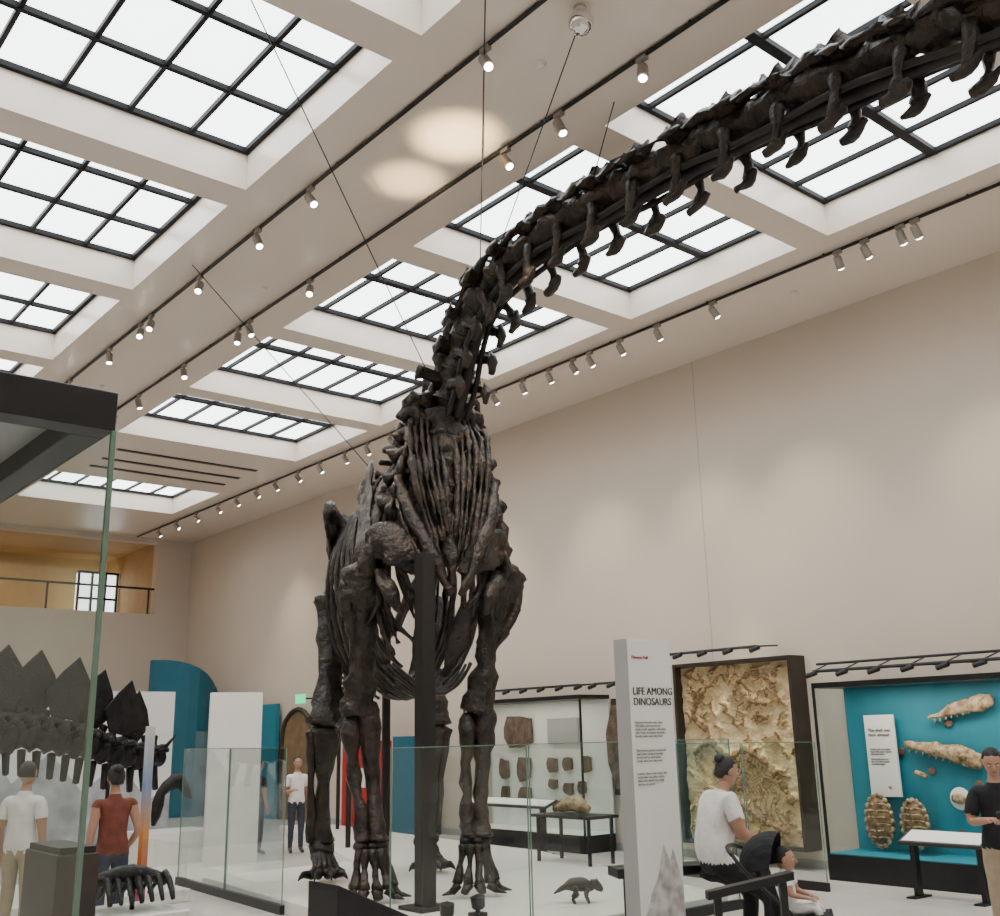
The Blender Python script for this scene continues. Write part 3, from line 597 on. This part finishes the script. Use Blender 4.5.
mb=MB(); mb.box((10.65,11.0,.801),(11.15,12.0,1.15)); mb.obj("cover",M_cglass,parent=e)
e=empty("red_exhibit_panel"); mb=MB(); mb.box((12.75,19.1,0),(12.87,20.9,1.87)); mb.obj("panel",M_red,parent=e,bevel=.01); mb=MB(); mb.box((12.745,19.4,.9),(12.75,20.5,1.3)); mb.obj("graphic",M_white,parent=e)
e=empty("blue_exhibit_panel"); mb=MB(); mb.box((12.75,17.8,0),(12.87,18.9,1.95)); mb.obj("panel",M_blue2,parent=e,bevel=.01)
mb=MB(); mb.box((13.3,25.1,0),(13.4,26.3,2.85)); mb.obj("blue_wall_board",M_blue)
e=empty("door_1"); mb=MB()
arc=[(13.44,24.9,0),(13.44,24.9,2.0)]+[(13.44,24.2+.7*math.cos(a),2.0+.6*math.sin(a)) for a in np.linspace(.3,2.84,8)]+[(13.44,23.5,2.0),(13.44,23.5,0)]
mb.prism(arc,(.05,0,0)); mb.obj("door_leaf",M_door,parent=e)
mb=MB(); mb.tube([(13.43,24.95,0),(13.43,24.95,2.0),(13.43,24.7,2.5),(13.43,24.2,2.68),(13.43,23.7,2.5),(13.43,23.45,2.0),(13.43,23.45,0)],[.06]*7,ref=(1,0,0),seg=8,sub=3); mb.obj("door_surround",M_brown,parent=e,smooth=True)
e=empty("exit_sign"); mb=MB(); mb.box((13.1,23.3,2.8),(13.14,23.75,3.02)); mb.obj("sign",M_exit,parent=e); mb=MB(); mb.box((13.14,23.5,2.9),(13.49,23.54,2.94)); mb.obj("bracket",M_blk,parent=e)
mb=MB(); pts=[]
for k in range(9):
    a=k/8; pts.append((11.35+2.0*a,28.6-.8*math.sin(a*3.14),0))
for k in range(8):
    p,q=pts[k],pts[k+1]; zt=4.15-1.0*(k/8)**2; zt2=4.15-1.0*((k+1)/8)**2
    mb.add([p,q,(q[0],q[1],zt2),(p[0],p[1],zt),(p[0],p[1]+.25,0),(q[0],q[1]+.25,0),(q[0],q[1]+.25,zt2),(p[0],p[1]+.25,zt)],[(0,1,2,3),(4,7,6,5),(3,2,6,7),(0,3,7,4),(1,5,6,2)])
mb.obj("blue_feature_wall",M_blue2)
mb=MB(); mb.obox((8.0,16.5,1.35),V((.40,-.13,0)),V((.03,.09,0)),V((0,0,1.35))); mb.obj("white_display_panel",M_white,bevel=.005)
e=empty("mural_partition"); mb=MB(); mb.box((3.2,19.5,0),(8.2,19.7,2.85)); mb.obj("partition",M_white,parent=e)
mb=MB(); pk=[(3.2,.9),(3.7,1.5),(4.2,1.1),(4.9,2.1),(5.4,1.3),(6.0,1.8),(6.6,1.1),(7.2,1.6),(7.8,.9),(8.2,1.2)]
mb.prism([(3.2,19.49,0.05)]+[(x,19.49,z) for x,z in pk]+[(8.2,19.49,.05)],(0,.008,0)); mb.obj("mountain_mural",mat("mural",(0.5,0.5,0.52),0.7,var=.4,vscale=2,col2=(.25,.25,.27)),parent=e)
M_ban=bpy.data.materials.new("banner_print"); M_ban.use_nodes=True; nt=M_ban.node_tree; tc=nt.nodes.new("ShaderNodeTexCoord"); sx=nt.nodes.new("ShaderNodeSeparateXYZ"); rp=nt.nodes.new("ShaderNodeValToRGB")
nt.links.new(tc.outputs["Generated"],sx.inputs[0]); nt.links.new(sx.outputs["Z"],rp.inputs[0]); nt.links.new(rp.outputs[0],nt.nodes["Principled BSDF"].inputs["Base Color"])
cr=rp.color_ramp; cr.elements[0].color=(.05,.15,.4,1); cr.elements[1].color=(.65,.62,.58,1)
for p_,c_ in ((.3,(.5,.06,.02,1)),(.5,(.6,.25,.04,1)),(.72,(.2,.3,.5,1))): q=cr.elements.new(p_); q.color=c_
mb=MB(); mb.obox((4.42,11.1,1.2),V((.10,.17,0)),V((.016,-.011,0)),V((0,0,.88))); mb.obox((4.42,11.1,.16),V((.12,.2,0)),V((.07,-.05,0)),V((0,0,.16))); mb.obj("banner_stand",M_ban)
# ------------------------------------------------------------------ plated dinosaur skeleton (left)
st=empty("stegosaurus_skeleton"); sp=catmull([(0.9,14.6,1.0),(1.4,14.5,1.3),(2.1,14.35,1.75),(3.0,14.2,2.05),(3.8,14.1,2.05),(4.5,14.1,1.95),(5.1,14.2,1.80),(5.55,14.35,1.72),(5.95,14.5,1.72)],8)
sv,LS=sample(sp,lambda s:.19); mb=MB(); pl=MB()
for i,(c,t,d,s) in enumerate(sv):
    k=s/LS; r=.12*math.sin(math.pi*min(1,.15+k*.70))+.055; sd,up=vertebra(mb,c,t,d,r,.18,.14,UP,nz=.02)
    if 1.2<s<3.0:
        for sg in(-1,1): mb.tube([c+sd*sg*.06,c+sd*sg*.38-up*.15,c+sd*sg*.45-up*.6,c+sd*sg*.2-up*.95],[.04,.038,.036,.03],ref=t,seg=6,sub=3)
    elif s>3.2: mb.tube([c-up*r,c-up*(r+.30)+t*.05],[.055,.04],ref=t,seg=6,sub=1)
    if i%2==0 and 2<i<len(sv)-2:
        hgt=.34+.40*math.sin(math.pi*min(1,k*.85)); w=hgt*.44; b=c+up*(r+.1)+sd*.08*(1 if i%4==0 else -1)
        pl.prism([b-t*w*.5,b-t*w+up*hgt*.4,b-t*w*.5+up*hgt*.8,b+t*.0+up*hgt*1.1,b+t*w*.7+up*hgt*.7,b+t*w+up*hgt*.35,b+t*w*.45],sd*.03)
    if i>=len(sv)-4 and i%2==0:
        for sg in(-1,1): mb.tube([c+sd*sg*.04,c+sd*sg*.3+up*.3+t*.1],[.05,.008],seg=7,sub=1)
mb.tube([V((.9,14.6,1.0)),V((.7,14.62,.95)),V((.35,14.65,.85))],[(.06,.06),(.09,.1),(.04,.05)],seg=10,nz=.02)
for (x,y,z,kz) in ((2.0,14.0,1.5,.8),(2.0,14.75,1.5,.8),(3.5,13.85,1.75,.95),(3.5,14.5,1.75,.95)):
    mb.tube([(x,y,z),(x-.05,y,(z+kz)/2),(x-.08,y,kz)],[.11,.075,.10],ref=(1,0,0),seg=8,nz=.02); mb.tube([(x-.08,y,kz),(x,y,.5),(x,y,.25)],[.09,.06,.08],ref=(1,0,0),seg=8,nz=.02)
    for q in(-1,0,1): mb.tube([(x,y+q*.05,.25),(x-.14,y+q*.08,.18)],[.04,.02],seg=6,sub=1)
mb.tube([(3.9,14.15,1.9),(3.5,14.15,1.95),(3.1,14.15,1.9)],[(.1,.1),(.3,.14),(.2,.06)],seg=10,nz=.03)
mb.obj("bones",M_bone2,parent=st,smooth=True); pl.obj("back_plates",M_bone2,parent=st,bevel=.01)
mb=MB(); mb.box((3.0,14.12,.15),(3.05,14.17,1.95)); mb.box((5.1,14.15,.15),(5.14,14.19,1.75)); mb.obj("supports",M_post,parent=st)
simplebox("skeleton_plinth",(.2,13.2,0),(5.9,15.4,.15),M_plat,bevel=.01)
e=empty("low_vitrine"); mb=MB(); mb.box((2.35,7.3,0),(2.62,8.0,1.22)); mb.obj("base",M_brown,parent=e,bevel=.01); mb=MB(); mb.box((2.37,7.33,1.22),(2.60,7.97,1.26)); mb.obj("top",M_blk,parent=e)
e=empty("fossil_jaw_plinth"); mb=MB(); mb.box((3.15,8.6,0),(3.85,9.4,.60)); mb.obj("base",M_plat,parent=e,bevel=.01)
mb=MB()
for k in range(7): mb.tube([(3.25+.085*k,8.75,.68),(3.28+.085*k,9.0,.86),(3.25+.085*k,9.25,.68)],[.02,.03,.02],seg=7,nz=.01)
mb.tube([(3.2,9.0,.83),(3.5,9.0,.88),(3.8,9.0,.80)],[.05,.07,.04],seg=8,nz=.02); mb.box((3.5,8.97,.60),(3.53,9.0,.83)); mb.obj("ribbed_fossil",M_bone2,parent=e,smooth=True)
mb=MB(); mb.box((3.19,8.64,.601),(3.82,9.36,1.1)); mb.obj("cover",M_cglass,parent=e)
e=empty("freestanding_case"); mb=MB(); mb.box((6.9,17.3,0),(8.1,18.2,.5)); mb.obj("base",M_white,parent=e); mb=MB(); mb.box((6.95,17.35,.5),(8.05,18.15,2.1)); mb.obj("glass",M_cglass,parent=e)
mb=MB(); mb.tube([(7.2,17.7,.6),(7.3,17.7,1.1),(7.6,17.7,1.3),(7.8,17.7,1.0)],[.05,.1,.12,.05],nz=.04); mb.obj("cast",M_bone2,parent=e,smooth=True)
e=empty("small_dinosaur_model"); mb=MB(); o=V((8.35,8.75,.158)); f=V((.75,-.6,0)).normalized(); s_=V((f.y,-f.x,0))
def Q(a,b,c): return o+f*a*.85+s_*b+UP*c*.95
mb.tube([Q(-.34,0,.10),Q(-.22,0,.16),Q(-.1,0,.19),Q(.02,0,.19),Q(.12,0,.17),Q(.17,0,.18)],[.008,.03,(.065,.07),(.07,.075),(.05,.055),.035],seg=12,sub=4)
mb.tube([Q(.14,0,.23),Q(.18,0,.20),Q(.23,0,.16),Q(.28,0,.12)],[(.075,.015),(.055,.05),(.04,.045),(.012,.02)],seg=12,sub=3)
for sg in(-1,1):
    mb.tube([Q(-.09,sg*.05,.17),Q(-.05,sg*.065,.10),Q(-.10,sg*.065,.05),Q(-.08,sg*.065,.0)],[.04,.03,.016,.018],seg=8)
    mb.tube([Q(.09,sg*.045,.15),Q(.07,sg*.06,.08),Q(.10,sg*.06,.0)],[.03,.02,.016],seg=8)
    mb.ell(Q(.22,sg*.04,.19),(.008,.008,.008)); mb.tube([Q(.2,sg*.03,.2),Q(.22,sg*.035,.25)],[.012,.003],seg=6,sub=1)
mb.obj("body",M_brown,parent=e,smooth=True)
# ------------------------------------------------------------------ people
def person(name,loc,yaw,J,mats,hair='short',scale=1.0,headpitch=0.0,headyaw=0.0,sleeve=.55,finger_curl=.5,wide=1.0,hem=-.04,sub=2,sit=False):
    D0=dict(pelvis=(0,0,.95),waist=(0,0,1.08),chest=(0,.01,1.26),neckb=(0,0,1.42),neck=(0,.015,1.49),head=(0,.03,1.58),
        shL=(-.165,0,1.39),elL=(-.22,-.02,1.10),wrL=(-.22,.06,.86),shR=(.165,0,1.39),elR=(.22,-.02,1.10),wrR=(.22,.06,.86),
        hipL=(-.085,0,.90),knL=(-.095,.02,.49),anL=(-.1,-.01,.09),toL=(-.115,.15,.035),hipR=(.085,0,.90),knR=(.095,.02,.49),anR=(.1,-.01,.09),toR=(.115,.15,.035))
    D0.update(J); J={k:V(v) for k,v in D0.items()}
    w_=wide
    rad=dict(pelvis=(.155*w_,.12*w_),waist=(.135*w_,.105*w_),chest=(.155*w_,.115*w_),neckb=(.085,.07),neck=(.052,.052),head=(.05,.05),
        shL=.062*w_,elL=.042*w_,wrL=.027,shR=.062*w_,elR=.042*w_,wrR=.027,hipL=.092*w_,knL=.06*w_,anL=.042,toL=.034,hipR=.092*w_,knR=.06*w_,anR=.042,toR=.034)
    names=list(J.keys()); vs=[J[n] for n in names]; rr=[rad[n] if isinstance(rad[n],tuple) else (rad[n],)*2 for n in names]; ix={n:i for i,n in enumerate(names)}
    ed=[];lab=[]
    def E(a,b,l): ed.append((ix[a],ix[b])); lab.append(l)
    E('pelvis','waist','top');E('waist','chest','top');E('chest','neckb','top');E('neckb','neck','skin');E('neck','head','skin')
    for s in 'LR':
        E('chest','sh'+s,'top')
        m='ms'+s; ix[m]=len(vs); vs.append(J['sh'+s].lerp(J['el'+s],sleeve)); rr.append((.058*w_,.058*w_)); names.append(m)
        E('sh'+s,m,'top'); E(m,'el'+s,'skin'); E('el'+s,'wr'+s,'skin')
        w=J['wr'+s]; d=(w-J['el'+s]).normalized(); sgn=-1 if s=='L' else 1
        nrm=V((-sgn,0,0)) if abs(d.z)>.5 else V((0,0,-1))
        side=(nrm.cross(d)).normalized()
        if abs(d.z)>.5 and side.y<0: side=-side
        pm='pm'+s; ix[pm]=len(vs); vs.append(w+d*.055); rr.append((.034,.018)); E('wr'+s,pm,'skin')
        for k,(o,L) in enumerate(((-.027,.06),(-.009,.074),(.009,.078),(.027,.07))):
            prev=pm
            p=w+d*.085+side*o
            dd=d.copy()
            for q in range(3):
                nm='f%s%d%d'%(s,k,q); ix[nm]=len(vs); vs.append(p.copy()); rr.append((.0095-.001*q,)*2); E(prev,nm,'skin'); prev=nm
                dd=(dd+nrm*finger_curl*.8).normalized(); p=p+dd*(L*.42)
        t1=w+d*.03+side*.035; t2=w+d*.065+side*.052+nrm*.015; prev='wr'+s
        for q,p in enumerate((t1,t2,t2+d*.028+nrm*.012)):
            nm='t%s%d'%(s,q); ix[nm]=len(vs); vs.append(p); rr.append((.011,.011)); E(prev,nm,'skin'); prev=nm
        E('pelvis','hip'+s,'bot');E('hip'+s,'kn'+s,'bot');E('kn'+s,'an'+s,'bot');E('an'+s,'to'+s,'shoe')
    me=bpy.data.meshes.new("t"); me.from_pydata([tuple(v) for v in vs],ed,[]); o=bpy.data.objects.new("t",me); sc.collection.objects.link(o)
    sk=o.modifiers.new("s",'SKIN'); sl=me.skin_vertices[0].data
    for i,r in enumerate(rr): sl[i].radius=(r[0],r[1]); sl[i].use_root=(i==ix['pelvis'])
    sk.use_smooth_shade=True; o.modifiers.new("ss",'SUBSURF').levels=sub
    dg=bpy.context.evaluated_depsgraph_get(); ev=o.evaluated_get(dg); nm_=bpy.data.meshes.new_from_object(ev)
    bpy.data.objects.remove(o)
    mi={'top':0,'bot':1,'skin':2,'shoe':3}
    A=np.array([vs[a] for a,b in ed]);Bb=np.array([vs[b] for a,b in ed]); AB=Bb-A; LL=(AB**2).sum(1); RA=np.array([max(rr[a]) for a,b in ed]);RB=np.array([max(rr[b]) for a,b in ed])
    for m in mats: nm_.materials.append(m)
    hz=J['pelvis'].z+hem
    for p in nm_.polygons:
        c=np.array(p.center); t=np.clip(((c-A)*AB).sum(1)/LL,0,1); dd=np.sqrt(((A+AB*t[:,None]-c)**2).sum(1))-(RA*(1-t)+RB*t)*.8
        l_=lab[int(np.argmin(dd))]
        if l_ in('top','bot') and not sit: l_='top' if c[2]>hz else 'bot'
        p.material_index=mi[l_]; p.use_smooth=True
    # loose cloth: push shirt and trouser surfaces outward with soft folds
    off={}
    for p in nm_.polygons:
        if p.material_index in (0,1):
            for vi in p.vertices: off[vi]=p.material_index
    nrmls=[v.normal.copy() for v in nm_.vertices]
    for vi,mi_ in off.items():
        v=nm_.vertices[vi]; f_=noise.noise(V((v.co.x*9,v.co.y*9,v.co.z*5)))
        v.co=v.co+nrmls[vi]*((.008 if mi_==0 else .004)+.008*f_)
    e=empty(name)
    ob=bpy.data.objects.new("body",nm_); sc.collection.objects.link(ob); ob.parent=e
    mb=MB(); hc=V((0,.0,.055))
    def hf(q,d):
        q=q.copy()
        if q.z<0: q.x*=1-.28*(-q.z/.12); q.y=q.y*(1-.1*(-q.z/.12))+.012*(-q.z/.12)
        return q
    mb.ell(hc,(.077,.098,.118),seg=24,rings=18,fn=hf,mi=0)
    mb.tube([hc+V((0,.088,.022)),hc+V((0,.108,-.012)),hc+V((0,.100,-.026))],[(.008,.008),(.015,.012),(.012,.008)],ref=(1,0,0),seg=8,mi=0)
    for s in(-1,1):
        mb.ell(hc+V((s*.031,.083,.008)),(.013,.010,.008),seg=10,rings=8,mi=1); mb.ell(hc+V((s*.031,.0925,.008)),(.006,.003,.006),seg=8,rings=6,mi=2)
        mb.tube([hc+V((s*.014,.094,.030)),hc+V((s*.048,.081,.031))],[.004,.003],seg=6,sub=1,mi=2)
        mb.ell(hc+V((s*.077,-.005,-.002)),(.010,.019,.030),seg=10,rings=8,mi=0)
    mb.tube([hc+V((-.024,.088,-.052)),hc+V((0,.097,-.050)),hc+V((.024,.088,-.052))],[.003,.007,.003],seg=8,mi=3)
    def cap(q,d):
        q=q.copy()
        if d.y>.25 and d.z<.52: q*=.86
        if d.z<-.45: q*=.8
        return q
    mb.ell(hc+V((0,-.012,.014)),(.086,.102,.117),seg=24,rings=18,fn=cap,mi=2,nz=.006)
    if hair=='bun': mb.ell(hc+V((0,-.085,.085)),(.05,.05,.045),mi=2,nz=.01); mb.tube([hc+V((0,-.05,.0)),hc+V((0,-.07,-.06))],[(.08,.06),(.06,.04)],ref=(0,1,0),seg=12,mi=2)
    if hair=='long': mb.tube([hc+V((0,-.06,.04)),hc+V((0,-.085,-.08)),hc+V((0,-.08,-.22))],[(.08,.06),(.095,.05),(.07,.03)],ref=(0,1,0),seg=14,mi=2,nz=.01)
    h=mb.obj("head",[mats[2],M_eyew,M_hair,M_lip],parent=e,smooth=True)
    h.location=J['head']; h.rotation_euler=(-headpitch,0,headyaw)
    e.location=loc; e.rotation_euler=(0,0,yaw); e.scale=(scale,)*3
    return e
def yawto(dx,dy): return math.atan2(-dx,dy)
m=person("standing_man",(9.35,4.55,0),yawto(-.75,-.45),dict(elR=(.23,.03,1.12),wrR=(.10,.27,1.16),elL=(-.23,.03,1.12),wrL=(-.08,.27,1.15)),[C_blk,C_khk,M_skin,C_shoe],headpitch=.45,scale=.98,sleeve=.7,finger_curl=.9,sub=3,wide=1.06)
mb=MB(); mb.obox((.01,.345,1.18),(.037,0,0),(0,.05,.055),(0,.005,-.004)); mb.obj("phone",M_blk,parent=m)
person("leaning_woman",(7.38,6.0,0),yawto(.85,-.35),dict(pelvis=(0,-.10,.90),waist=(0,-.07,1.05),chest=(0,-.01,1.23),neckb=(0,.03,1.38),neck=(0,.06,1.45),head=(0,.09,1.53),shL=(-.17,.02,1.36),shR=(.17,.02,1.36),elL=(-.24,.06,1.10),elR=(.24,.06,1.10),wrL=(-.16,.32,1.02),wrR=(.16,.32,1.02),
    hipL=(-.09,-.05,.86),hipR=(.09,-.05,.86),knL=(-.12,.33,.60),anL=(-.12,.26,.11),toL=(-.13,.42,.05),knR=(.12,.38,.58),anR=(.12,.34,.11),toR=(.13,.50,.05)),[C_wht,C_blk,M_skin,C_shoe],hair='bun',headpitch=.3,headyaw=-.1,scale=.99,wide=1.3,sub=3)
person("standing_woman",(3.95,10.7,0),yawto(.1,1),dict(wrR=(.18,.12,.95),elR=(.24,-.06,1.12)),[C_rust,C_jean,M_skin,C_shoe],hair='bun',scale=.97,sleeve=.12,sub=3)
person("visitor",(9.6,17.25,0),yawto(-.3,-1),dict(wrR=(.12,.25,1.15)),[C_wht,C_jean,M_skin,C_shoe],hair='short',scale=.93)
person("visitor.001",(8.95,17.5,0),yawto(1,.3),dict(),[C_blk,C_blk,M_skin,C_shoe],hair='long',scale=.92)
person("visitor.002",(3.3,11.4,0),yawto(.6,.6),dict(),[C_wht,C_khk,M_skin,C_shoe],hair='short',scale=1.0)
person("visitor.003",(12.45,17.1,0),yawto(-1,-.4),dict(),[C_rust,C_jean,M_skin,C_shoe],hair='long',scale=.95)
fd=(.45,-.89)
e=empty("stroller"); mb=MB()
def S(a,b,c): return (a,b,c)
for b in(-.24,.24):
    mb.tube([S(-.42,b,1.00),S(-.30,b,.85),S(.1,b,.50),S(.42,b,.14)],[.014]*4,seg=8,sub=2)
    mb.tube([S(-.32,b,.12),S(-.1,b,.45),S(.05,b,.58)],[.014]*3,seg=8,sub=2)
    for (a,r) in((-.32,.12),(.42,.10)):
        c=V((a,b,r+.02)); ring=[c+V((math.cos(t)*r*.85,0,math.sin(t)*r*.85)) for t in np.linspace(0,2*math.pi,15)]
        mb.tube(ring,[.02]*15,ref=(0,1,0),seg=8,sub=1); mb.tube([c-V((0,.02,0)),c+V((0,.02,0))],[.025,.025],seg=8,sub=1,ref=(1,0,0))
        for t in range(5): mb.tube([c,c+V((math.cos(t*1.257)*r*.8,0,math.sin(t*1.257)*r*.8))],[.006,.006],ref=(0,1,0),seg=5,sub=1)
mb.tube([S(-.42,-.24,1.00),S(-.48,-.12,1.04),S(-.48,.12,1.04),S(-.42,.24,1.00)],[.018]*4,seg=8)
mb.tube([S(-.32,-.24,.12),S(-.32,.24,.12)],[.012]*2,seg=6,sub=1); mb.tube([S(.1,-.24,.50),S(.1,.24,.50)],[.012]*2,seg=6,sub=1)
mb.obj("chassis",M_blk,parent=e,smooth=True)
mb=MB(); mb.obox((.03,0,.54),(.19,0,.02),(0,.19,0),(-.004,0,.03)); mb.obox((-.22,0,.76),(.02,0,.0),(0,.19,0),(-.05,0,.20)); 
# folded-back rounded canopy: open dome shell around the head of the seat
vs=[];fs=[]; NI,NJ=10,12
for i in range(NI+1):
    t=math.radians(78+i*11)
    for j in range(NJ+1):
        q=math.pi*j/NJ      # from one hinge over the top to the other
        rr_=.245*math.sin(q)**.55 if 0<j<NJ else 0
        vs.append((-.16+rr_*math.cos(t)*1.05,-.235*math.cos(q),.90+rr_*math.sin(t)*1.05))
for i in range(NI):
    for j in range(NJ): fs.append((i*(NJ+1)+j,i*(NJ+1)+j+1,(i+1)*(NJ+1)+j+1,(i+1)*(NJ+1)+j))
mb.add(vs,fs); so=mb.obj("seat_and_canopy",C_blk,parent=e,smooth=False); sm=so.modifiers.new("sol",'SOLIDIFY'); sm.thickness=.012
mb=MB(); mb.box((-.38,-.17,.14),(.0,.17,.30)); mb.obj("basket",C_blk,parent=e)
e.location=(7.08,5.06,0); e.rotation_euler=(0,0,math.atan2(fd[1],fd[0]))
c=person("toddler",(7.08-.45*.06,5.06+.89*.06,.07),yawto(*fd),dict(pelvis=(0,0,.98),waist=(0,-.03,1.10),chest=(0,-.05,1.27),neckb=(0,-.05,1.41),neck=(0,-.04,1.46),head=(0,-.02,1.50),elL=(-.24,.06,1.16),wrL=(-.16,.24,1.12),elR=(.24,.06,1.16),wrR=(.16,.24,1.12),shL=(-.15,-.03,1.39),shR=(.15,-.03,1.39),
    hipL=(-.09,.04,.96),hipR=(.09,.04,.96),knL=(-.12,.36,1.0),knR=(.12,.36,1.0),anL=(-.13,.46,.66),anR=(.13,.46,.66),toL=(-.14,.62,.63),toR=(.14,.62,.63)),[C_wht,C_wht,M_skin,C_wht],scale=.56,sit=True,wide=1.1)
for ch in c.children:
    if ch.name.startswith("head"): ch.scale=(1.35,)*3
mb=MB(); 
for (x,y) in ((5.9,6.3),(6.2,12.5),(5.9,18),(12.4,8),(12.4,14)): mb.tube([(x,y,ZC-.002),(x,y,ZC-.04)],[.06,.04],ref=(1,0,0),seg=12,sub=1)
mb.obj("smoke_detectors",M_white)
w=bpy.data.worlds.new("world"); sc.world=w; w.use_nodes=True; w.node_tree.nodes["Background"].inputs[0].default_value=(.8,.85,.9,1); w.node_tree.nodes["Background"].inputs[1].default_value=.3
cam=bpy.data.cameras.new("camera"); co=bpy.data.objects.new("camera",cam); sc.collection.objects.link(co)
R=Matrix.Rotation(-math.radians(40.012),4,'Z')@Matrix.Rotation(math.radians(90+14.99),4,'X')@Matrix.Rotation(-math.radians(1.224),4,'Z')
co.matrix_world=Matrix.Translation((0,0,1.9))@R
cam.lens=1.040563*36; cam.sensor_width=36; cam.sensor_fit='HORIZONTAL'; cam.clip_start=.05; cam.clip_end=200
sc.camera=co
